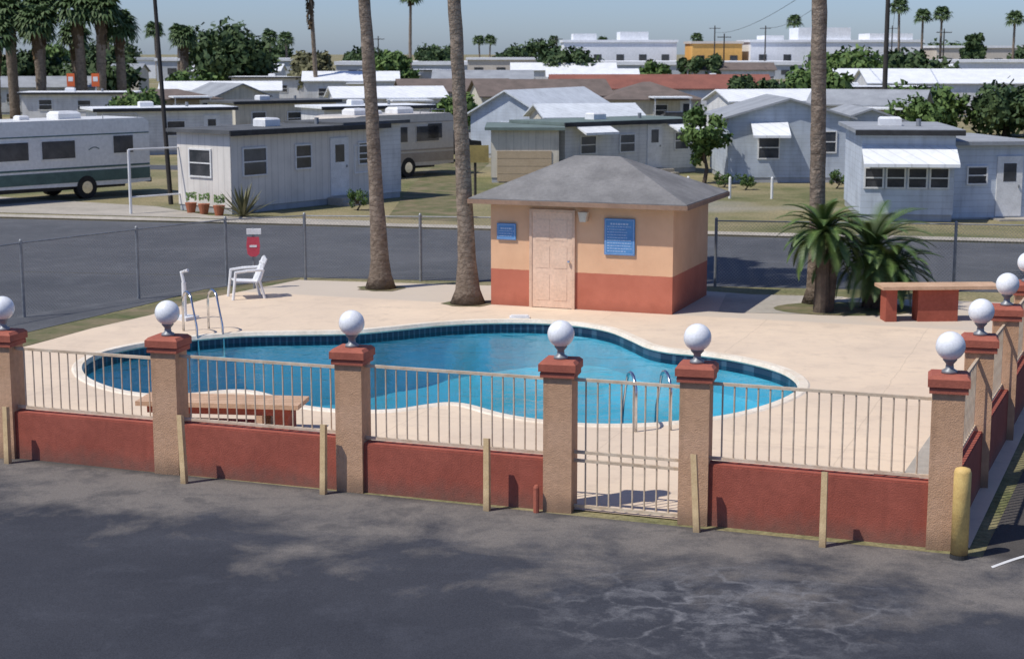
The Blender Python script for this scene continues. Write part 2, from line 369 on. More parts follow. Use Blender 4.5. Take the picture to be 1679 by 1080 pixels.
# ---------------------------------------------------------------- pillars with globe lamps
TH=math.atan2(-.36,1)
def pillar(x,y,h,rot=R(-14)):
    t=thing('fence_pillar','tan stucco pillar with red cap and white globe lamp','pillar',(x,y),rot,'pillars of the pool wall')
    b=MB(); b.bbox(0,0,0,.335,.335,h-.19,.004); part(t,'shaft',b,STUCCO)
    b=MB(); b.bbox(0,0,h-.19,.40,.40,.07,.015); b.bbox(0,0,h-.12,.435,.435,.12,.035); part(t,'cap',b,CAPRED)
    lp=part(t,'globe_lamp',MB().tube([(0,0,h),(0,0,h+.03),(0,0,h+.05),(0,0,h+.10),(0,0,h+.14),(0,0,h+.17)],[.085,.08,.045,.04,.075,.07],16),METAL,True)
    part(lp,'globe',MB().sphere((0,0,h+.29),.155),GLOBE,True)
    return t
PC=[(-8.97,22.0,1.69),(-6.62,21.14,1.68),(-4.305,20.31,1.75),(-1.92,19.46,1.76),(.56,18.58,1.78),(2.065,18.05,1.83),(4.63,17.11,1.90)]
PS=[(4.63,17.11,1.90),(5.67,19.65,1.87),(6.73,22.15,1.85),(7.78,24.65,1.83),(8.85,27.2,1.8)]
for x,y,h in PC+PS[1:]: pillar(x,y,h)
def lowwall(a,b,h):
    A=Vector(a[:2]);B=Vector(b[:2]); dv=B-A; L=dv.length; rot=math.atan2(dv.y,dv.x)
    t=thing('low_wall','low dark red painted wall under the pool railing','wall',(A.x,A.y),rot,'low walls of the pool enclosure')
    mb=MB(); mb.box(.14,-.10,0,L-.14,.10,h-.02); mb.box(.14,-.092,h-.02,L-.14,.092,h)
    part(t,'wall_body',mb,WALLRED)
def railing(a,b,z0,z1,gate=False,extra=None):
    A=Vector(a[:2]);B=Vector(b[:2]); dv=B-A; L=dv.length; rot=math.atan2(dv.y,dv.x)
    if gate: t=thing('pool_gate','cream metal gate between two tan pillars','gate',(A.x,A.y),rot)
    else: t=thing('railing_panel','cream metal railing panel on the low red wall','railing',(A.x,A.y),rot,'railing panels around the pool')
    g=.165
    for z in [z0,z1]+(extra or []):
        part(t,'rail',MB().box(g,-.017,z-.017,L-g,.017,z+.017),RAILC)
    n=int((L-2*g)/.128); me=MB().tube([(0,0,z0+.017),(0,0,z1-.017)],.0105,6,False).mesh('picket',RAILC)
    for i in range(1,n):
        part(t,'picket',me,RAILC,loc=(g+(L-2*g)*i/n,0,0))
HW=[.63,.63,.65,.61,None,.71]
HR=[(.68,1.45),(.68,1.45),(.70,1.50),(.66,1.54),None,(.76,1.61)]
for i in range(6):
    if HW[i]: lowwall(PC[i],PC[i+1],HW[i]); railing(PC[i],PC[i+1],*HR[i])
railing(PC[4],PC[5],.06,1.55,True,[.60,.70])
for i in range(4):
    lowwall(PS[i],PS[i+1],.72); railing(PS[i],PS[i+1],.78,1.60)
st0=[(-6.52,20.72,.76,.01),(-4.04,19.72,.87,-.03),(-2.27,19.22,.87,.02),(-.29,18.5,.87,0),(2.05,17.64,.89,-.05),(3.34,17.08,.84,0)]
for x,y,h,le in st0:
    t=thing('wooden_stake','faded yellow square stake standing before the red wall','stake',(x,y),TH,'stakes along the pool wall')
    b=MB(); b.add([(-.035,-.035,0),(.035,-.035,0),(.035,.035,0),(-.035,.035,0),(-.032+le,-.032,h),(.032+le,-.032,h),(.032+le,.032,h-.015),(-.032+le,.032,h-.015)],[(0,3,2,1),(4,5,6,7),(0,1,5,4),(1,2,6,5),(2,3,7,6),(3,0,4,7)])
    part(t,'stake_body',b,STAKE)
t=thing('short_post','short brown post stub beside the gate pillar','post',(.28,18.42),TH)
part(t,'post_body',MB().tube([(0,0,0),(0,0,.30),(0,0,.33)],[.035,.035,.02],10),CAPRED)
t=thing('bollard','round yellow painted bollard with worn base','bollard',(4.70,16.68))
part(t,'bollard_body',MB().tube([(0,0,0),(0,0,.93),(0,0,.97),(0,0,.985)],[.09,.09,.075,.03],20),YELLOW,True)
part(t,'base_band',MB().tube([(0,0,0),(0,0,.05)],[.096,.094],20,False),DARK)
# ---------------------------------------------------------------- pump house
HA=math.atan2(-.35,.937); HO=(-.44,34.23); HL=3.92; HD=2.9
ht=thing('pump_house','peach and red stucco pump house with grey hip roof','building',HO,HA)
b=MB(); hh=2.24
b.box(0,0,0,HL,HD,hh); part(ht,'wall',b,HWALL)
o=.36; rz=3.08; ez=2.2
b=MB(); r0=(1.35,HD/2); r1=(2.35,HD/2)
e=[(-o,-o),(HL+o,-o),(HL+o,HD+o),(-o,HD+o)]
b.add([(x,y,ez) for x,y in e]+[(x,y,ez+.07) for x,y in e]+[(r0[0],r0[1],rz),(r1[0],r1[1],rz)],
 [(0,3,2,1),(0,1,5,4),(1,2,6,5),(2,3,7,6),(3,0,4,7),(4,5,9,8),(5,6,9),(6,7,8,9),(7,4,8)])
part(ht,'roof',b,SHINGLE)
b=MB()
for (x0,y0,x1,y1) in ((-o-.02,-o-.02,HL+o+.02,-o),(-o-.02,HD+o,HL+o+.02,HD+o+.02),(-o-.02,-o,-o,HD+o),(HL+o,-o,HL+o+.02,HD+o)): b.box(x0,y0,ez-.04,x1,y1,ez+.05)
part(ht,'fascia',b,mat('fascia_tan',(.35,.22,.15),(.25,.16,.11),2))
dr=part(ht,'door',MB().box(.93,-.04,.03,1.80,-.005,2.0),DOORM)
b=MB()
for r in range(3):
    z0=[.18,.85,1.42][r]; z1=[.72,1.3,1.85][r]
    for k in range(2): b.box(1.02+k*.38,-.046,z0,1.31+k*.38,-.041,z1)
part(dr,'door_panel',b,DOORM)
part(dr,'handle',MB().sphere((1.74,-.085,1.0),.035,12,8).box(1.73,-.08,.99,1.75,-.04,1.01),CHROME)
b=MB(); b.box(.87,-.055,0,.93,-.003,2.06); b.box(1.80,-.055,0,1.86,-.003,2.06); b.box(.93,-.055,2.0,1.80,-.003,2.06); part(ht,'door_frame',b,mat('door_frame',(.72,.50,.36),(.62,.42,.3),3))
b=MB(); b.box(2.0,-.05,1.84,2.12,-.003,1.90); b.extr([(2.0,1.84),(2.12,1.84),(2.16,2.04),(1.96,2.04)],-.17,-.05); part(ht,'wall_light',b,mat('lamp_cream',(.75,.65,.5),(.6,.5,.4),4))
def hp(x,y,z=0):
    c,s=math.cos(HA),math.sin(HA); return (HO[0]+c*x-s*y,HO[1]+s*x+c*y,z)
def sign(x,z,w,h,rows,label):
    t=thing('wall_sign',label,'sign',hp(x,-.03,z),HA)
    part(t,'board',MB().box(0,-.012,0,w,.012,h),BLUE)
    b=MB(); fr=.012
    for (a0,c0,a1,c1) in ((.02,.02,w-.02,.02+fr),(.02,h-.02-fr,w-.02,h-.02),(.02,.02+fr,.02+fr,h-.02-fr),(w-.02-fr,.02+fr,w-.02,h-.02-fr)): b.box(a0,-.016,c0,a1,-.013,c1)
    part(t,'border',b,mat('sign_pale',(.3,.45,.68),(.28,.42,.62),5))
    b=MB(); random.seed(int(w*100))
    for i in range(rows):
        zz=h-.08-(h-.13)*(i+.5)/rows; hh_=.035 if i==0 else .016
        xx=.06 if i else w*.2
        end=w*(.8 if i==0 else random.uniform(.7,.92))
        while xx<end:
            ww=random.uniform(.02,.055); b.box(xx,-.016,zz-hh_/2,min(xx+ww,end),-.013,zz+hh_/2); xx+=ww+.015
    part(t,'lettering',b,mat('letter_pale',(.45,.56,.72),(.4,.5,.66),5))
sign(2.49,1.18,.64,.74,11,'blue notice board with rows of white lettering')
sign(.15,1.40,.42,.34,4,'small blue notice with white lettering on peach wall')
# palms ------------------------------------------------------------
def fan(b,c,dirv,size,nb=11,droop=.35):
    dirv=Vector(dirv).normalized(); side=dirv.cross(Vector((0,0,1)))
    if side.length<.1: side=Vector((1,0,0))
    side.normalize(); up=side.cross(dirv)
    c=Vector(c); tip0=c+dirv*size*.45
    b.add([c-side*.02*size,c+side*.02*size,tip0+side*.01*size,tip0-side*.01*size],[(0,1,2,3)])
    for i in range(nb):
        a=R(-105+210*i/(nb-1)+random.uniform(-5,5)); l=size*.62*random.uniform(.8,1.1)
        dd=dirv*math.cos(a)+side*math.sin(a); m_=tip0+dd*l*.6+up*.04*size; e_=tip0+dd*l-Vector((0,0,1))*l*droop
        w_=side*math.cos(a)-dirv*math.sin(a); ww=size*.075
        b.add([tip0,m_+w_*ww,m_-w_*ww,e_],[(0,2,1),(1,2,3)])
def palm(name,label,x,y,h,r0,r1,lean,crown,nf=34,skirt=0,group=None,flare=True):
    t=thing(name,label,'palm',(x,y),0,group)
    path=[];rs=[];k=44
    for i in range(k+1):
        q=i/k; zz=h*q; path.append((lean[0]*q**1.3+random.uniform(-.008,.008),lean[1]*q,zz))
        if flare: rr=r1+(r0*.58-r1)*math.exp(-zz/3.0)+(r0*.42)*math.exp(-zz/.35)
        else: rr=r1+(r0-r1)*(1-q)
        rs.append(rr*random.uniform(.95,1.05))
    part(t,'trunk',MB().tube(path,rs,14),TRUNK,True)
    b=MB(); top=Vector(path[-1])
    for i in range(nf):
        a=i*2.399; el=1.25-1.9*(i/nf); dv=Vector((math.cos(a)*math.cos(el),math.sin(a)*math.cos(el),math.sin(el)))
        fan(b,top,dv,crown*random.uniform(.85,1.1))
    part(t,'crown',b,PALMG)
    if skirt:
        b=MB()
        for i in range(90):
            a=random.uniform(0,6.28); z=top.z-random.uniform(0,skirt); rr=crown*.3*(1-.45*(top.z-z)/skirt)
            p=Vector((top.x+math.cos(a)*r1,top.y+math.sin(a)*r1,z)); e_=Vector((top.x+math.cos(a)*rr,top.y+math.sin(a)*rr,z-.7)); s_=Vector((-math.sin(a),math.cos(a),0))*.16
            b.add([p,e_+s_,e_-s_],[(0,1,2)])
        part(t,'dead_fronds',b,PALMDRY)
    return t
gp='tall palms beside the pool'
palm('palm_tree','tall bare-trunked palm with flared base behind the pool',-2.95,36.6,14,.35,.125,(-.75,0),1.9,group=gp)
palm('palm_tree','tall palm trunk growing beside the pump house corner',-.93,34.35,14,.37,.12,(-.72,0),1.9,group=gp)
palm('palm_tree','tall palm trunk rising behind the sago palms',6.42,34.4,14,.30,.155,(-.35,0),1.9,group=gp)
for x,y in ((-2.93,36.6),(-.93,34.35)):
    sheet('soil',[(x+.55*math.cos(a*.4)*random.uniform(.8,1.15),y+.5*math.sin(a*.4)*random.uniform(.8,1.15)) for a in range(15)],.025,DIRT)
sheet('planting_bed',[(6.9+1.5*math.cos(a*.3),33.6+.9*math.sin(a*.3)) for a in range(21)],.026,DIRT)
def frond(b,base_,az,el,L,up=0):
    pts=[];p=Vector(base_);k=14;e=el
    for i in range(k+1):
        pts.append(p.copy()); p=p+Vector((math.cos(az)*math.cos(e),math.sin(az)*math.cos(e),math.sin(e)))*L/k; e-=.10
    sd=Vector((-math.sin(az),math.cos(az),0))
    for i in range(k):
        b.add([pts[i]+sd*.012,pts[i]-sd*.012,pts[i+1]-sd*.01,pts[i+1]+sd*.01],[(0,1,2,3)])
        if i<1: continue
        for q in (0,.33,.66):
            c=pts[i].lerp(pts[i+1],q); t=(pts[i+1]-pts[i]).normalized(); ll=L*.2*math.sin(math.pi*min(1,(i+q)/k*.85+.13))
            for s in (1,-1):
                tip=c+(sd*s*.85+t*.75+Vector((0,0,.22))).normalized()*ll; ww=t*.017
                b.add([c-ww,c+ww,tip],[(0,1,2)])
def sago(x,y,stems,label):
    t=thing('sago_palm',label,'sago palm',(x,y),0,'sago palms by the pool deck')
    bt=MB();bl=MB()
    for sx,sy,h,L,nf in stems:
        bt.tube([(sx*.4,sy*.4,0),(sx*.7,sy*.7,h*.5),(sx,sy,h)],[.17,.14,.13],10)
        for i in range(nf):
            el=1.4-1.75*(i/nf)+random.uniform(-.12,.12); frond(bl,(sx,sy,h),i*2.4+random.uniform(-.2,.2),el,L*random.uniform(.8,1.12))
    part(t,'trunk',bt,BARK); part(t,'fronds',bl,SAGOG)
sago(6.3,33.15,[(0,0,1.62,1.12,60),(.25,.2,1.1,.8,14)],'sago palm with rough trunk and stiff dark fronds')
sago(7.4,33.75,[(.05,.1,1.15,1.45,64),(.4,-.1,.8,1.15,40)],'broad low sago palm with drooping green fronds')
# tables / benches -------------------------------------------------
t=thing('picnic_table','peach topped table on dark red block legs','table',(7.35,32.15),R(3))
part(t,'table_top',MB().box(-.12,-.32,.66,2.25,.32,.725),TABLE)
for x0,x1 in ((-.02,.2),(.62,1.42)):
    part(t,'leg',MB().box(x0,-.20,.016,x1,.20,.66),TABRED)
t=thing('slatted_bench','low peach slatted bench on two trestle legs','bench',(-5.2,22.72),math.atan2(-.30,2.4))
b=MB()
for i in range(6): b.box(0,-.32+i*.108,.40,2.32,-.32+i*.108+.093,.465)
part(t,'seat',b,TABLE)
part(t,'apron',MB().box(.15,-.27,.30,2.2,-.24,.395),TABRED)
for x in (.55,1.75):
    b=MB(); b.box(x-.05,-.29,.016,x+.05,-.14,.30); b.box(x-.05,.14,.016,x+.05,.29,.30); b.box(x-.045,-.235,.30,x+.045,.28,.395); part(t,'leg',b,TABLE)
part(t,'stretcher',MB().box(.60,-.1,.10,1.70,.1,.16),TABRED)
part(t,'leg',MB().box(1.95,-.22,.016,2.15,.22,.295),TABRED)
# chair --------------------------------------------------------------
t=thing('plastic_chair','white plastic garden armchair by the pool fence','chair',(-5.75,35.2),R(20))
b=MB(); b.add([(-.26,-.25,.42),(.26,-.22,.38),(.26,.22,.38),(-.26,.25,.42),(-.26,-.25,.39),(.26,-.22,.35),(.26,.22,.35),(-.26,.25,.39)],[(0,1,2,3),(4,7,6,5),(0,4,5,1),(1,5,6,2),(2,6,7,3),(3,7,4,0)])
part(t,'seat',b,WHITEP)
b=MB()
for i in range(7):
    y=-.2+i*.067; b.add([(.2,y-.028,.38),(.2,y+.028,.38),(.42,y+.028,.92-abs(y)*.25),(.42,y-.028,.92-abs(y)*.25),(.225,y-.028,.37),(.225,y+.028,.37),(.445,y+.028,.91-abs(y)*.25),(.445,y-.028,.91-abs(y)*.25)],[(0,1,2,3),(4,7,6,5),(0,4,5,1),(1,5,6,2),(2,6,7,3),(3,7,4,0)])
b.box(.35,-.22,.72,.38,.22,.78)
part(t,'backrest',b,WHITEP)
for s in (-1,1):
    part(t,'armrest',MB().tube([(-.28,s*.28,.60),(0,s*.29,.63),(.34,s*.27,.64)],.03,8),WHITEP)
    part(t,'leg',MB().tube([(-.33,s*.29,.016),(-.26,s*.28,.60)],.03,8),WHITEP)
    part(t,'leg',MB().tube([(.36,s*.27,.016),(.26,s*.25,.4),(.34,s*.27,.64)],.03,8),WHITEP)
t=thing('life_ring_post','white post with red rescue board beside chair','rescue post',(-5.78,36.6),R(5))
part(t,'post',MB().tube([(0,0,0),(0,0,1.38)],.03,8),METAL)
b=MB(); b.extr([(-.13,.80),(-.06,.74),(.06,.74),(.13,.80),(.15,.98),(.13,1.18),(-.13,1.18),(-.15,.98)],-.06,-.035); part(t,'rescue_board',b,REDP)
b=MB(); b.box(-.14,-.07,1.24,.18,.02,1.36); part(t,'white_cap',b,WHITE)
b=MB(); b.box(-.08,-.066,.95,.08,-.061,1.0); part(t,'marking',b,WHITE)
def hoop(x,y,rot,label,nm='pool_handrail'):
    t=thing(nm,label,'handrail',(x,y),rot)
    for s in (0,.5):
        pts=[(0,s,.016),(0,s,.55)]+[(.28-.28*math.cos(a),s,.55+.25*math.sin(a)) for a in [R(20*i) for i in range(1,8)]]+[(.75,s,.2),(.85,s,-.5)]
        part(t,'grab_rail',MB().tube(pts,.023,10),CHROME,True)
    part(t,'rung',MB().box(.8,0,-.42,.9,.5,-.39),WHITEP)
hoop(2.22,22.55,R(100),'bent steel grab rails descending into the pool')
hoop(-6.25,30.9,R(-60),'steel grab rails at the far pool edge')
t=thing('pool_lift','white slim pool lift mast with angled arm','pool lift',(-6.5,32.3),R(-30))
part(t,'mast',MB().tube([(0,0,.016),(0,0,.75)],.045,10),WHITEP); part(t,'arm',MB().tube([(0,0,.75),(-.05,0,.95),(.12,0,1.0)],.035,8),WHITEP); part(t,'base',MB().box(-.2,-.2,.016,.2,.2,.08),WHITEP)
t=thing('skimmer_box','white skimmer fitting on the pool edge','pool fitting',(.15,32.4),0); part(t,'box_body',MB().box(-.2,-.12,.016,.2,.12,.06),WHITEP); part(t,'lid',MB().box(-.17,-.1,.06,.17,.1,.08),WHITE)
t=thing('rubber_tub','shallow black rubber tub on the pool deck','tub',(4.50,18.75)); b=MB()
k=20; prof=[(.19,.025),(.25,.32),(.27,.32),(.27,.34),(.235,.34),(.18,.06)]
vs=[(r*math.cos(2*math.pi*j/k),r*math.sin(2*math.pi*j/k),z) for r,z in prof for j in range(k)]
b.add(vs,[(i*k+j,i*k+(j+1)%k,(i+1)*k+(j+1)%k,(i+1)*k+j) for i in range(5) for j in range(k)]+[tuple(range(k))[::-1],tuple(5*k+j for j in range(k))]); part(t,'tub_body',b,BLACK)
# ---------------------------------------------------------------- chain link fence
def chain(pts,h,label):
    o0=pts[0]; t=thing('chain_link_fence',label,'fence',o0)
    for i in range(len(pts)):
        x,y=pts[i][0]-o0[0],pts[i][1]-o0[1]
        part(t,'post',MB().tube([(x,y,0),(x,y,h+.05),(x,y,h+.08)],[.035,.035,.01],8),METAL)
        if i+1<len(pts):
            x2,y2=pts[i+1][0]-o0[0],pts[i+1][1]-o0[1]
            part(t,'top_rail',MB().tube([(x,y,h),(x2,y2,h)],.016,6),METAL)
            L=math.hypot(x2-x,y2-y); m_=MB().add([(0,0,.05),(L,0,.05),(L,0,h),(0,0,h)],[(0,1,2,3)])
            q=part(t,'wire_mesh',m_,CHAIN); q.location=(x,y,0); q.rotation_euler=(0,0,math.atan2(y2-y,x2-x))
chain([(-12.4,27.5),(-11.1,30.0),(-9.78,32.6),(-8.04,35.1),(-6.5,37.2),(-4.82,38.1),(-2.12,37.9),(.6,37.6)],1.5,'galvanised chain link fence along the road edge')
chain([(4.6,36.95),(7.2,36.6),(9.8,36.2),(12.4,35.8),(15,35.4)],1.5,'galvanised chain link fence behind the sago palms')
# ---------------------------------------------------------------- homes
def siding(name,c,pitch=.16,vert=False,dirt=.25):
    m,nt,b=base(name,.6); co=coord(nt)
    s=nn(nt,'ShaderNodeSeparateXYZ'); nt.links.new(co,s.inputs[0])
    z=mth(nt,'ADD',s.outputs[0],s.outputs[1]) if vert else s.outputs[2]
    fr=mth(nt,'FRACT',mth(nt,'MULTIPLY',z,1/pitch))
    line=remap(nt,fr,0,.16,.76,1)
    d=remap(nt,noise(nt,co,1.1,6),.35,.7,1,1-dirt)
    mp=nn(nt,'ShaderNodeMapping'); mp.inputs['Scale'].default_value=(3,3,.35); nt.links.new(co,mp.inputs[0])
    d2=remap(nt,noise(nt,mp.outputs[0],1.5,5),.5,.75,1,1-dirt*.8)
    v=mth(nt,'MULTIPLY',mth(nt,'MULTIPLY',line,d),d2)
    g=nn(nt,'ShaderNodeHueSaturation'); g.inputs['Color'].default_value=c4(c); nt.links.new(v,g.inputs['Value'])
    nt.links.new(g.outputs[0],b.inputs['Base Color'])
    bump(nt,b,fr,.4,.01)
    return m
W_white=siding('siding_white',(.74,.74,.73)); W_blue=siding('siding_pale_blue',(.54,.60,.67)); W_cream=siding('siding_cream',(.68,.63,.52),.3,True)
W_tan=siding('siding_tan',(.42,.35,.27)); W_grey=siding('siding_grey',(.47,.48,.49),.2); W_bw=siding('siding_blue_white',(.62,.68,.76),.2)
R_metal=siding('roof_metal_pale',(.66,.70,.73),.4,True,.2); R_white=siding('roof_white',(.83,.85,.86),.5,True,.15); R_dark=mat('roof_dark',(.13,.135,.14),(.085,.09,.095),1.2,.9); R_brown=mat('roof_brown',(.19,.15,.13),(.135,.11,.095),1.2,.95); R_red=mat('roof_rust',(.28,.11,.08),(.21,.085,.065),.6,.95); R_green=mat('roof_green',(.17,.22,.20),(.12,.155,.145),1,.8); R_grey=mat('roof_grey',(.34,.36,.38),(.26,.275,.295),1,.85)
GTAN=mat('garage_tan',(.48,.38,.26),(.42,.33,.22),2)
def face(par,f,L,W,u,z,w,h,kind):
    if f=='F': M=Matrix.Translation((u,0,z))
    elif f=='L': M=Matrix.Translation((0,u,z))@Matrix.Rotation(R(-90),4,'Z')@Matrix.Scale(-1,4,(1,0,0))
    elif f=='R': M=Matrix.Translation((L,u,z))@Matrix.Rotation(R(90),4,'Z')
    else: M=Matrix.Translation((u,W,z))@Matrix.Rotation(R(180),4,'Z')
    if kind=='w':
        b=MB(); t=.05
        b.box(0,-.05,0,w,-.003,t,M); b.box(0,-.05,h-t,w,-.003,h,M); b.box(0,-.05,t,t,-.003,h-t,M); b.box(w-t,-.05,t,w,-.003,h-t,M); b.box(t,-.045,h/2-.02,w-t,-.012,h/2+.02,M)
        if w>1.1: b.box(w/2-.02,-.044,t,w/2+.02,-.013,h/2-.02,M); b.box(w/2-.02,-.044,h/2+.02,w/2+.02,-.013,h-t,M)
        q=part(par,'window',b,WHITE); part(q,'pane',MB().box(t,-.02,t,w-t,-.004,h-t,M),GLASS)
    elif kind=='d':
        q=part(par,'door',MB().box(0,-.05,0,w,-.003,h,M),WHITE); part(q,'handle',MB().box(w-.14,-.09,h*.48,w-.1,-.05,h*.52,M),METAL)
        part(q,'door_pane',MB().box(w*.25,-.056,h*.58,w*.75,-.051,h*.88,M),GLASS)
        part(par,'step',MB().box(-.15,-.7,-.3,w+.15,-.01,-.04,M).box(-.15,-1.0,-.3,w+.15,-.71,-.18,M),CONC)
    elif kind=='g':
        b=MB()
        for i in range(4): b.box(0,-.04,i*h/4,w,-.003,(i+1)*h/4-.015,M)
        part(par,'garage_door',b,GTAN)
    elif kind=='a':
        b=MB(); b.add([(0,-.004,h),(w,-.004,h),(w,-.9,0),(0,-.9,0),(0,-.004,h-.04),(w,-.004,h-.04),(w,-.9,-.1),(0,-.9,-.1)],[(0,1,2,3),(4,7,6,5),(0,3,7,4),(1,5,6,2),(3,2,6,7),(0,4,5,1)],M); part(par,'awning',b,R_white)
    elif kind=='c':
        b=MB(); b.box(0,-2.2,h,w,-.01,h+.09,M); cp=part(par,'canopy',b,R_white)
        for uu in (.1,w-.15): part(cp,'canopy_post',MB().box(uu,-2.1,-z,uu+.06,-2.04,h-.002,M),WHITE)
def home(label,x,y,ang,L,W,h,roof='flat',wm=None,rm=None,feat=(),rise=.9,ov=.25,cat='house',nm='house',floor=.35,group=None,ac=True):
    wm=wm or W_white; rm=rm or R_white
    t=thing(nm,label,cat,(x,y),ang,group)
    b=MB(); b.box(0,0,floor*.6,L,W,h)
    if roof=='gx': b.add([(0,0,h),(0,W,h),(0,W/2,h+rise)],[(0,1,2)]); b.add([(L,0,h),(L,W,h),(L,W/2,h+rise)],[(0,1,2)])
    if roof=='gy': b.add([(0,0,h),(L,0,h),(L/2,0,h+rise)],[(0,1,2)]); b.add([(0,W,h),(L,W,h),(L/2,W,h+rise)],[(0,1,2)])
    part(t,'wall',b,wm)
    part(t,'skirting',MB().box(.03,.03,0,L-.03,W-.03,floor*.6),DARK if floor>.5 else W_grey)
    b=MB(); k=.08
    if roof=='flat':
        b.box(-ov,-ov,h+.002,L+ov,W+ov,h+.12)
    elif roof=='gx':
        s=rise/(W/2)
        for yy0,yy1 in ((-ov,W/2),(W+ov,W/2)):
            z0=h-s*ov; b.add([(-ov,yy0,z0),(L+ov,yy0,z0),(L+ov,yy1,h+rise),(-ov,yy1,h+rise),(-ov,yy0,z0+k),(L+ov,yy0,z0+k),(L+ov,yy1,h+rise+k),(-ov,yy1,h+rise+k)],[(0,3,2,1),(4,5,6,7),(0,1,5,4),(1,2,6,5),(2,3,7,6),(3,0,4,7)])
    elif roof=='gy':
        s=rise/(L/2)
        for x0,x1 in ((-ov,L/2),(L+ov,L/2)):
            z0=h-s*ov; b.add([(x0,-ov,z0),(x0,W+ov,z0),(x1,W+ov,h+rise),(x1,-ov,h+rise),(x0,-ov,z0+k),(x0,W+ov,z0+k),(x1,W+ov,h+rise+k),(x1,-ov,h+rise+k)],[(0,3,2,1),(4,5,6,7),(0,1,5,4),(1,2,6,5),(2,3,7,6),(3,0,4,7)])
    elif roof=='hip':
        z0=h; m_=min(L,W)/2; e=[(-ov,-ov),(L+ov,-ov),(L+ov,W+ov),(-ov,W+ov)]
        rr=[(m_,W/2),(L-m_,W/2)] if L>=W else [(L/2,m_),(L/2,W-m_)]
        vs=[(a,c,z0) for a,c in e]+[(a,c,z0+k) for a,c in e]+[(a,c,h+rise) for a,c in rr]
        fs=[(0,3,2,1),(0,1,5,4),(1,2,6,5),(2,3,7,6),(3,0,4,7)]
        fs+= [(4,5,9,8),(5,6,9),(6,7,8,9),(7,4,8)] if L>=W else [(4,5,8),(5,6,9,8),(6,7,9),(7,4,8,9)]
        b.add(vs,fs)
    rf=part(t,'roof',b,rm)
    if roof=='flat' and ac:
        part(rf,'air_conditioner',MB().bbox(L*.4,W*.5,h+.122,.7,.6,.28,.06),WHITEP); part(rf,'vent',MB().tube([(L*.7,W*.4,h+.122),(L*.7,W*.4,h+.35)],.08,8),METAL)
        part(t,'gutter',MB().box(-ov,-ov-.06,h-.06,L+ov,-ov-.003,h+.10),DARK)
    for f in feat: face(t,f[0],L,W,*f[1:])
    return t
home('white mobile home with flat dark-edged roof and planters',-9.15,53.7,math.atan2(.788,.615),7.2,2.6,2.62,'flat',siding('siding_offwhite',(.74,.70,.64),.3,True,.15),R_dark,
 [('F',.5,1.2,1.1,.95,'w'),('F',2.9,1.3,.8,.85,'w'),('F',4.6,.3,.9,2.0,'d'),('F',6.0,1.3,.8,.8,'w'),('L',.9,1.15,1.1,.95,'w')],nm='mobile_home',cat='mobile home')
home('white trailer room addition with shed roof',-5.9,57.9,math.atan2(.788,.615),3.0,2.4,2.7,'flat',W_white,R_dark,[('F',.5,1.0,1.0,1.0,'w')],nm='mobile_home',cat='mobile home',ac=False)
home('pale blue gabled house with pale metal roof',1.5,81.5,math.atan2(.9,.45),9.2,4.0,2.2,'gx',W_blue,R_metal,[('F',1.2,1.0,1.1,.8,'w'),('F',4.5,1.0,1.1,.8,'w'),('L',1.3,1.0,1.0,.8,'w')],1.1)
home('cream garage home with green flat roof',-.85,67,0,2.75,4.5,2.12,'flat',W_cream,R_green,[('F',.25,.05,2.2,1.25,'g')],nm='mobile_home',cat='mobile home',ac=False)
home('white mobile home with dark green stepped roof',2.2,68.6,R(38),7.6,3.2,2.25,'flat',W_white,R_green,[('F',.8,1.0,.9,.8,'w'),('F',3,1.0,.9,.8,'w'),('F',4.6,.3,.85,1.85,'d'),('F',6.2,1.0,.9,.8,'w'),('F',.4,1.95,1.8,.35,'a'),('F',5.6,1.95,1.7,.3,'a')],nm='mobile_home',cat='mobile home')
home('small cream shed with low metal roof',1.6,75.5,R(15),4.5,3,2.3,'gx',W_cream,R_metal,[('F',1,1,.8,.7,'w')],.5)
home('pale blue gabled house with white window awning',8.75,67,R(0),4.9,6,2.62,'gy',W_blue,R_grey,[('F',1.2,.95,.9,.95,'w'),('F',3.5,1.2,.9,.9,'w'),('F',.9,1.95,1.5,.5,'a')],.72)
home('pale blue lean-to room beside gabled house',13.4,68,R(0),2.6,5,2.45,'gy',W_blue,R_grey,[('F',.8,1.1,.8,.9,'w')],.45)
home('white blue-trimmed mobile home with porch windows and awning',10.95,51.7,R(-6),2.85,5.5,2.75,'flat',W_bw,R_grey,[('F',.08,1.02,.62,.68,'w'),('F',.75,1.02,.62,.68,'w'),('F',1.42,1.02,.62,.68,'w'),('F',2.09,1.02,.62,.68,'w'),('F',-.02,1.85,2.9,.5,'a')],nm='mobile_home',cat='mobile home')
home('blue sided mobile home side wing with grey roof',13.85,52.0,R(8),2.6,5.0,2.35,'flat',W_bw,R_grey,[('F',.5,1.1,.7,.6,'w'),('F',1.5,.1,.85,1.9,'d')],nm='mobile_home',cat='mobile home',ac=False,floor=.1)
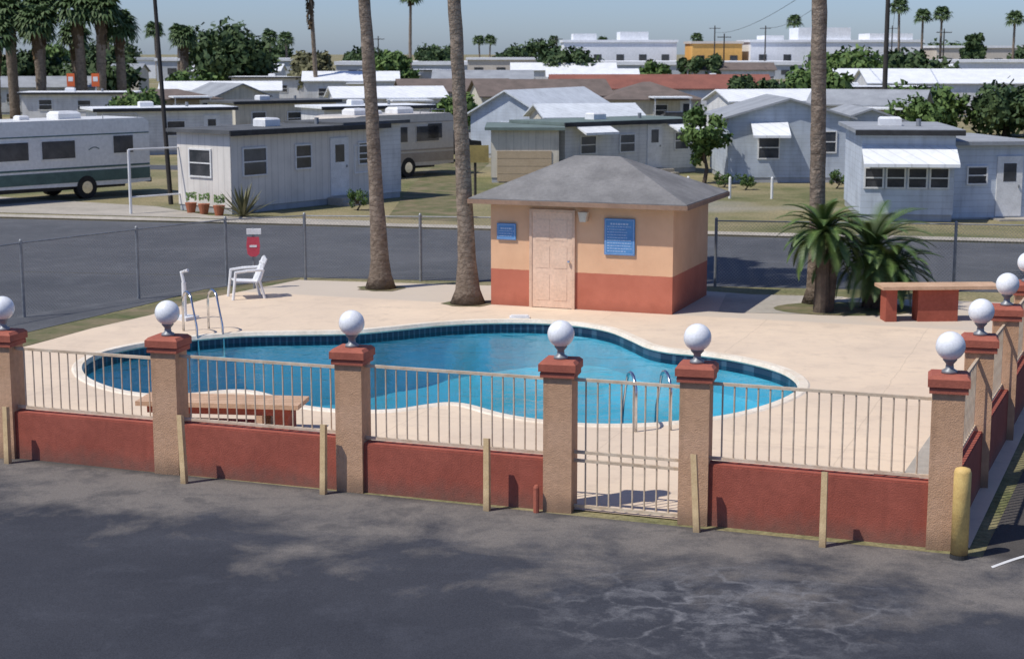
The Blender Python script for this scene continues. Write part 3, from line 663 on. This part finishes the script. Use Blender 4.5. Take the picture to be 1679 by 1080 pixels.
far=[
(-26,112,20,6.3,5,2.0,'hip',W_tan,R_brown,.7),(-20.5,115,35,4,5,2.2,'gy',W_cream,R_grey,.8),(-36,122,5,8,4,2.2,'flat',W_white,R_white,0),(-27,128,8,9,4,2.3,'gx',W_white,R_white,.6),(-44,140,10,9,5,2.3,'gx',W_white,R_grey,.8),
(-16,96,40,7,3.2,2.3,'flat',W_cream,R_dark,0),(-11,104,15,7,3.4,2.4,'gx',W_white,R_white,.6),(-8,121,10,8,4,2.4,'gx',W_grey,R_brown,.8),(-2,112,12,9,5,2.3,'gx',W_cream,R_brown,1.0),
(6.3,112,4,6.5,6,2.0,'hip',W_cream,R_brown,1.2),(3.5,144,0,19,7,2.1,'gx',W_white,R_red,1.1),(13.2,100,15,6,4,2.3,'gx',W_white,R_white,.6),(16.5,92,-20,6,4,2.4,'gx',W_white,R_grey,.7),
(24,132,0,9,5,2.4,'flat',W_white,R_white,0),(30.5,142,-3,19,9,2.6,'gx',W_white,R_white,1.1),
(-20,160,5,9,5,2.5,'gx',W_white,R_white,.8),(-8,170,0,10,5,2.5,'gx',W_grey,R_grey,.8),(-30,178,0,10,5,2.5,'flat',W_white,R_white,0),(-52,170,5,12,6,2.6,'gx',W_white,R_white,.8),(4,185,0,10,5,2.5,'gx',W_white,R_white,.8),
(18,180,0,10,5,2.5,'flat',W_white,R_grey,0),(34,185,0,12,5,2.5,'gx',W_white,R_white,.8),(-60,205,0,14,6,2.8,'gx',W_cream,R_grey,.9),(-42,215,0,12,6,2.8,'gx',W_white,R_white,.8),(-20,220,0,12,6,2.8,'flat',W_grey,R_white,0),(0,225,0,14,6,2.8,'gx',W_white,R_white,.9),(24,228,0,12,6,2.8,'gx',W_white,R_brown,.9),(46,225,0,14,7,2.8,'gx',W_white,R_white,.9),
(-9.5,84,30,6,3,2.4,'flat',W_white,R_white,0),(-21,84,25,7,3,2.3,'flat',W_white,R_white,0)]
for i,(x,y,a,L,W,h,rt,wm,rm,ri) in enumerate(far):
    ft=[('F',L*.15,1,1,.8,'w'),('F',L*.5,.95,1,.8,'w'),('F',L*.78,.2,.85,1.8,'d')]
    if i%3==0: ft.append(('F',L*.45,.2,2.6,2.0,'c'))
    home('low pale park home with shallow roof among others',x,y,R(a),L,W,h,rt,wm,rm,ft,ri or .8,group='park homes behind the road')
def block(label,x,y,L,W,h,wm,rm,parapet=.3,nwin=0,extra=None):
    t=thing('commercial_building',label,'building',(x,y)); part(t,'wall',MB().box(0,0,0,L,W,h),wm)
    part(t,'roof',MB().box(-.3,-.3,h+.002,L+.3,W+.3,h+parapet),rm)
    for i in range(nwin):
        u=L*(i+.5)/nwin; part(t,'window',MB().box(u-.8,-.06,h*.35,u+.8,-.003,h*.65),GLASS)
    if extra:
        for (a,b_,c,d_) in extra: part(t,'roof_block',MB().box(a,.5,h+parapet+.003,b_,W*.6,c),wm)
WF=mat('far_white',(.84,.85,.87),(.74,.76,.78),.3); GF=mat('far_grey',(.52,.55,.58),(.44,.47,.50),.2); CF=mat('far_cream',(.64,.58,.50),(.55,.5,.44),.3)
block('long low grey and white warehouse with pale roof',-34,322,90,25,2.7,GF,WF,.7,14)
block('white commercial building with stepped roofline',11,355,24,20,7.2,WF,WF,.5,5,[(2,7,9.0,0),(12,18,9.4,0)])
block('orange stucco commercial building',38,352,10.5,15,6.9,ORANGE,CF,.5,3)
block('long white building with stepped parapet',50,350,36,20,7.2,WF,WF,.5,7,[(3,7,8.6,0),(10,21,10.2,0),(25,34,9.0,0)])
block('cream low building with pale roof',89,350,26,20,6.0,CF,WF,.5,5)
block('low grey building with flat roof',-64,300,28,15,3.6,GF,WF,.5,5)
block('low white storage building',-98,330,40,15,3.6,WF,GF,.5,6)
block('low white store with flat roof',60,260,40,14,3.6,WF,WF,.4,6)
block('low cream store with flat roof',-8,300,16,10,3.8,CF,WF,.4,4)
# ---------------------------------------------------------------- motorhome
RVW=mat('rv_white',(.82,.81,.77),(.74,.73,.69),.8,.35,spec=.5)
def rv(label,x,y,ang,L,Wd,H,stripe,bodym):
    t=thing('motorhome',label,'motorhome',(x,y),ang)
    b=MB(); pf=[(0,.55),(0,1.5),(.25,2.2),(.5,H-.25),(.8,H-.04),(1.1,H),(L-.2,H),(L,H-.15),(L,.5),(L-1.2,.45)]
    b.extr(pf,0,Wd); part(t,'body',b,bodym)
    part(t,'stripe',MB().box(.02,-.012,.62,L-.02,-.003,1.02),stripe); part(t,'stripe',MB().box(.3,-.012,1.1,L-.02,-.003,1.17),stripe)
    part(t,'stripe',MB().box(.3,-.012,2.28,L-.02,-.003,2.32),stripe)
    b=MB()
    for i in range(9):
        a=i*.35; b.box(L*.70+i*.05,-.010,1.75+.08*math.sin(a),L*.70+i*.05+.06,-.004,1.78+.08*math.sin(a))
    part(t,'emblem',b,stripe)
    for u,w_,z0 in ((1.0,.7,1.45),(2.5,1.25,1.5),(4.3,1.35,1.5),(L-1.6,.85,1.6)):
        q=part(t,'window',MB().box(u-.04,-.02,z0-.04,u+w_+.04,-.003,z0+.66),bodym); part(q,'pane',MB().box(u,-.03,z0,u+w_,-.021,z0+.62),GLASS)
    part(t,'windshield',MB().add([(-.01,.15,1.5),(-.01,Wd-.15,1.5),(.24,Wd-.15,2.2),(.24,.15,2.2)],[(0,1,2,3)]),GLASS)
    for u in (1.4,L-2.8):
        for yy in (0,Wd-.28):
            wp=part(t,'wheel',MB().tube([(u,yy-.02,.42),(u,yy+.26,.42)],.42,20),BLACK); part(wp,'rim',MB().tube([(u,yy-.035,.42),(u,yy-.021,.42)],.22,16),CHROME)
    part(t,'underbody',MB().box(.8,.2,.35,L-1,Wd-.2,.54),DARK)
    for u in (L*.3,L*.68): part(t,'air_conditioner',MB().bbox(u,Wd/2,H+.002,.95,.75,.27,.09),WHITEP)
    part(t,'roof_vent',MB().bbox(L*.5,Wd*.6,H+.002,.4,.4,.15,.05),WHITEP)
    part(t,'luggage_rail',MB().tube([(L-1.9,.15,H),(L-1.9,.15,H+.15),(L-.4,.15,H+.15),(L-.4,.15,H)],.02,6),METAL)
    part(t,'bumper',MB().box(L,.1,.45,L+.12,Wd-.1,.62),DARK)
rv('white motorhome with dark green stripes and roof units',-19.4,55.0,math.atan2(.75,.66),8.9,2.4,2.85,GREENP,RVW)
rv('beige motorhome parked beside the mobile home',-6.9,67.0,math.atan2(.75,.66),6.6,2.4,2.65,mat('tan_stripe',(.42,.36,.29),(.36,.30,.24),2),mat('rv_beige',(.62,.57,.49),(.54,.49,.42),.8,.4))
def car(label,x,y,ang,col,L=4.6,pick=False):
    m_=mat('car_paint',col,tuple(v*.85 for v in col),.5,.3,spec=.6); t=thing('parked_car',label,'car',(x,y),ang,'cars parked among the homes')
    b=MB(); b.extr([(0,.35),(0,.75),(.15,.9),(1.2,1.0),(3.3 if pick else 4.1,1.0),(L-.05,.95),(L,.7),(L,.35)],0,1.75); part(t,'body',b,m_)
    cab=[(1.0,.98),(1.7,1.45),(2.8,1.48),(3.0,.98)] if pick else [(1.0,.98),(1.7,1.42),(3.3,1.45),(4.1,.98)]
    b=MB(); b.extr(cab,.12,1.63); part(t,'cabin',b,GLASS)
    b=MB(); b.box(1.65,.15,1.452,(2.85 if pick else 3.35),1.6,1.50); part(t,'roof',b,m_)
    for u in (.85,L-.9):
        for yy in (-.02,1.57): wp=part(t,'wheel',MB().tube([(u,yy,.33),(u,yy+.2,.33)],.33,16),BLACK); part(wp,'rim',MB().tube([(u,yy-.012,.33),(u,yy-.001,.33)],.18,12),CHROME)
    for yy in (.1,1.35): part(t,'headlight',MB().box(-.02,yy,.65,0-.001,yy+.3,.78),WHITE)
car('dark blue car parked between park homes',-17,108,R(15),(.02,.04,.10)); car('dark blue pickup near white homes',-19,101,R(5),(.03,.05,.12),5,True)
car('silver car parked on grass',-12,90,R(30),(.4,.41,.42)); car('white car by gabled house',-3.5,88,R(10),(.7,.7,.7)); car('black car parked beside trailers',-5,78,R(40),(.02,.02,.025)); car('dark car parked by brown roofed house',8,104,R(0),(.03,.03,.035)); car('grey car beside blue house',17,76,R(-10),(.2,.21,.22))
# ---------------------------------------------------------------- trees
def tree(label,x,y,h,rx,lm,rz=None,nclump=26,trunk_h=None,leaf=.35,cat='tree',nm='tree'):
    t=thing(nm,label,cat,(x,y)); rz=rz or h*.4; zc=h-rz; th=trunk_h or zc
    bt=MB(); bt.tube([(0,0,0),(.1,0,th*.5),(0,.1,th)],[rx*.09,rx*.07,rx*.05],8)
    bl=MB()
    for i in range(nclump):
        while True:
            p=Vector((random.uniform(-1,1),random.uniform(-1,1),random.uniform(-1,1)))
            if .25<p.length<1: break
        c=Vector((p.x*rx*.82,p.y*rx*.82,zc+p.z*rz*.82)); cr=rx*random.uniform(.2,.38)
        if i<6: bt.tube([(0,0,th*.7),tuple(c*.6+Vector((0,0,th*.35))),tuple(c)],[rx*.04,rx*.03,rx*.01],5)
        for j in range(95):
            v=Vector((random.gauss(0,1),random.gauss(0,1),random.gauss(0,1))).normalized()*cr*random.uniform(.55,1.1)
            q=c+v; q.z=max(q.z,.05)
            u=Vector((random.gauss(0,1),random.gauss(0,1),random.gauss(0,1))).normalized(); w_=u.cross(v).normalized(); s=leaf*random.uniform(.5,1.1)
            bl.add([q-u*s-w_*s*.5,q+u*s-w_*s*.3,q+u*s*.8+w_*s*.5,q-u*s*.7+w_*s*.6],[(0,1,2,3)])
    part(t,'trunk',bt,BARK); part(t,'crown',bl,lm)
tree('broad dark green tree behind pale homes',-31.6,188,7.8,6.0,LEAF1,3.7,64,leaf=.42)
tree('olive brown thin-leaved tree behind homes',-21.3,180,5.1,3.4,LEAF3,2.1,28,leaf=.35)
tree('bright green rounded tree behind homes',-12.5,180,5.0,3.0,LEAF2,2.2,26,leaf=.35)
tree('dark green tree beside white building',7.5,230,5.4,4.8,LEAF1,2.4,34,leaf=.4)
tree('dark rounded tree before orange building',26,230,5.2,3.3,LEAF1,2.2,24,leaf=.4)
tree('small green tree near rust roof',18,215,4.6,2.4,LEAF2,2,18,leaf=.4)
tree('green tree above the pale roofs',40,200,5.2,5.0,LEAF2,2.4,34,leaf=.42)
tree('dense dark tree behind long white roof',52,215,5.0,5.5,LEAF1,2.4,34,leaf=.45)
tree('green leafy tree beside blue house',21.3,115,4.1,2.9,LEAF2,1.7,28,leaf=.26)
tree('low tree beside pale blue house',7.75,66.5,3.2,1.05,LEAF2,1.35,34,leaf=.11,trunk_h=1.2)
tree('dark bushy tree behind gabled house',16.3,112,3.9,2.4,LEAF1,1.6,22,leaf=.25)
tree('green hedge-like tree beside long white roof',26,106,2.8,3.2,LEAF2,1.3,32,leaf=.24)
tree('dark spreading tree near long white roof',31.0,104,3.0,3.2,LEAF1,1.4,32,leaf=.24)
tree('round leafy tree behind mobile home',21.5,88,2.7,2.0,LEAF2,1.2,26,leaf=.18)
tree('tall narrow dark conifer',83,300,9.5,2.4,LEAF1,4.6,30,leaf=.5)
tree('low green bush by pale homes',-27,140,3.4,3,LEAF2,1.6,20,leaf=.35)
tree('dark shrub tree behind the palms',-37,150,5.0,3.8,LEAF1,2.2,28,leaf=.35)
tree('dark shrub tree behind the motorhome',-44,150,5.4,4.0,LEAF1,2.4,28,leaf=.35)
tree('leafy green tree between park homes',-23.5,104,3.0,1.8,LEAF2,1.3,20,leaf=.2)
tree('green shrub tree between trailers',-3.2,96,2.9,1.4,LEAF2,1.2,18,leaf=.2)
random.seed(11)
for x,y,h,r in ((-70,290,5,5),(-50,300,4.6,4),(-45,290,5.5,4),(-15,330,6,4),(0,400,6,5),(30,420,6.5,6),(-90,330,6,6),(-110,340,6,6),(-30,340,5.5,5),(70,300,4.6,4),(100,320,6,6),(95,240,5,5),(-22,300,5,3.5),(-62,420,7,8),(-20,440,7,7),(8,450,7.5,7),(110,430,7,9),(-100,420,7,9)):
    tree('distant dark green tree on the skyline',x,y,h,r,random.choice((LEAF1,LEAF1,LEAF2)),h*.4,20,leaf=.6)
def agave(x,y,h,label):
    t=thing('spiky_plant',label,'plant',(x,y)); b=MB()
    for i in range(34):
        a=i*2.4; el=R(80-65*i/34); L=h*random.uniform(.85,1.1); dv=Vector((math.cos(a)*math.cos(el),math.sin(a)*math.cos(el),math.sin(el))); s=Vector((-math.sin(a),math.cos(a),0))
        b.add([s*-.03,s*.03,dv*L*.5+s*.05,dv*L*.5-s*.05,dv*L],[(0,1,2,3),(3,2,4)])
    part(t,'leaves',b,LEAF3)
agave(-8.65,52.9,1.2,'spiky grey-green yucca by the mobile home')
TC=mat('terracotta',(.42,.15,.08),(.34,.12,.06),4)
for x,y in ((-10.6,54.3),(-10.1,53.9),(-9.5,53.3)):
    t=thing('flower_pot','terracotta flower pot with small plant','flower pot',(x,y),0,'flower pots by the mobile home')
    part(t,'pot',MB().tube([(0,0,.01),(0,0,.3),(0,0,.34)],[.13,.19,.2],14),TC)
    b=MB()
    for i in range(40):
        a=random.uniform(0,6.28); q=Vector((math.cos(a)*.15,math.sin(a)*.15,.38+random.uniform(0,.25))); b.add([q,q+Vector((.06,.03,.05)),q+Vector((-.03,.05,.08))],[(0,1,2)])
    part(t,'foliage',b,LEAF2)
gq='palms among the park homes'
for px,py,h,cr in ((-39.5,132,8.2,2.1),(-38.2,135,8.6,2.0),(-37,131,7.4,1.9),(-41,137,8.0,2.0),(-34,132,8.5,2.1),(-32.6,132,8.4,1.9),(-31.4,134,7.2,1.8),(-36.5,140,6.5,1.6),(-28.6,145,6.4,1.4),(-42.5,150,7.0,1.8),(-39.8,128,6.4,1.8)):
    palm('fan_palm','bushy fan palm with shaggy brown trunk',px,py,h,.42,.34,(random.uniform(-.3,.3),0),cr,40,2.4,gq,False)
palm('fan_palm','very tall slim fan palm above the homes',-13.6,222,12.6,.26,.16,(.2,0),1.9,34,.8,gq,False)
palm('fan_palm','tall slim palm with hanging dead fronds',-18.9,161,11.5,.24,.17,(-.5,0),1.7,34,3.5,gq,False)
for px,py,h,cr in ((-9,470,8.2,2.2),(-6.5,480,8.4,2.2),(74,440,13,2.6),(69.6,300,13.0,2.1),(76,310,11.6,2.0),(80,312,12.0,2.0),(90,300,11,2.0),(26,480,8,2),(-60,300,8.5,2.2),(-66,310,9,2.2),(-48,330,8,2.2),(-43,320,7.5,2),(55,500,9,2.3),(-80,330,8,2.2),(12,500,8.5,2)):
    palm('fan_palm','distant slim fan palm on the skyline',px,py,h,.25,.2,(random.uniform(-.4,.4),0),cr,26,0,gq,False)
def pole(label,x,y,h,r,lean=0,arm=False):
    t=thing('utility_pole',label,'utility pole',(x,y)); part(t,'shaft',MB().tube([(0,0,0),(lean*.5,0,h/2),(lean,0,h)],[r,r*.85,r*.7],10),WOODPOLE)
    if arm:
        part(t,'crossarm',MB().box(lean-1.1,-.06,h-.6,lean+1.1,.06,h-.48),WOODPOLE)
        for u in (-1,-.4,.4,1): part(t,'insulator',MB().tube([(lean+u,0,h-.48),(lean+u,0,h-.33)],.04,8),GF)
pole('slim dark pole beside the mobile home',-11.9,57.4,10,.085,-.45)
pole('dark wooden utility pole above the park homes',22.4,100,12,.17,0,True)
for i,(a,b_) in enumerate((((22.4,100,11.5),(50,330,10)),((21.4,100,11.5),(40,330,9)),((23,100,11.5),(75,330,10)))):
    t=thing('overhead_wire','thin sagging overhead wire between poles','wire',a); A=Vector(a);B=Vector(b_)
    part(t,'cable',MB().tube([(A.lerp(B,k/14)-A)-Vector((0,0,4*(k/14)*(1-k/14)*1.6)) for k in range(15)],.025,4),DARK)
for x in (50,40,75): pole('distant wooden utility pole',x,330,10.3,.16,0,True)
for x,y,h in ((-24,300,8),(8,300,8),(62,240,8.5),(33,260,8)): pole('distant slim utility pole on the skyline',x,y,h,.13,0,True)
t=thing('clothesline_frame','white post frame with horizontal rails in yard','post frame',(-12.5,53.9),R(45))
for x in (0,2.4): part(t,'post',MB().tube([(x,0,0),(x,0,2.1)],.05,8),WHITE)
for z in (.55,2.1): part(t,'rail',MB().tube([(0,0,z),(2.4,0,z)],.03,8),WHITE)
t=thing('yard_sign','olive yellow board on a short post','sign',(-1.35,60.5)); part(t,'post',MB().tube([(0,0,0),(0,0,1.9)],.05,8),WOODPOLE); part(t,'board',MB().box(-.5,-.09,1.25,.5,-.052,1.88),mat('olive_board',(.34,.27,.10),(.25,.20,.08),4))
for x in (-33.9,-32.0):
    t=thing('park_sign','small orange and white sign on a post','sign',(x,128)); part(t,'post',MB().tube([(0,0,0),(0,0,3.6)],.05,6),WHITE); part(t,'board',MB().box(-.3,-.09,2.6,.3,-.055,3.6),mat('sign_orange',(.7,.15,.05),(.6,.12,.04),4)); part(t,'emblem',MB().box(-.18,-.1,3.0,.18,-.091,3.35),WHITE)
for x,y in ((9.0,63.5),(12.6,64),(14.2,62),(-5.2,55.2),(1.9,64.5),(8.3,64.6),(15.2,58)):
    tree('small shrub in the dry yard',x,y,.75,.42,LEAF2,.36,12,.3,.035,'shrub','shrub')
for x in (6.4,7.9,9.4,10.9,12.4):
    t=thing('fence_post','weathered white yard post','post',(x,60.5-.1*x),0,'white posts along the yard edge'); part(t,'post_body',MB().tube([(0,0,0),(0,0,.75),(0,0,.8)],[.05,.05,.02],8),WHITE)
print('ok')
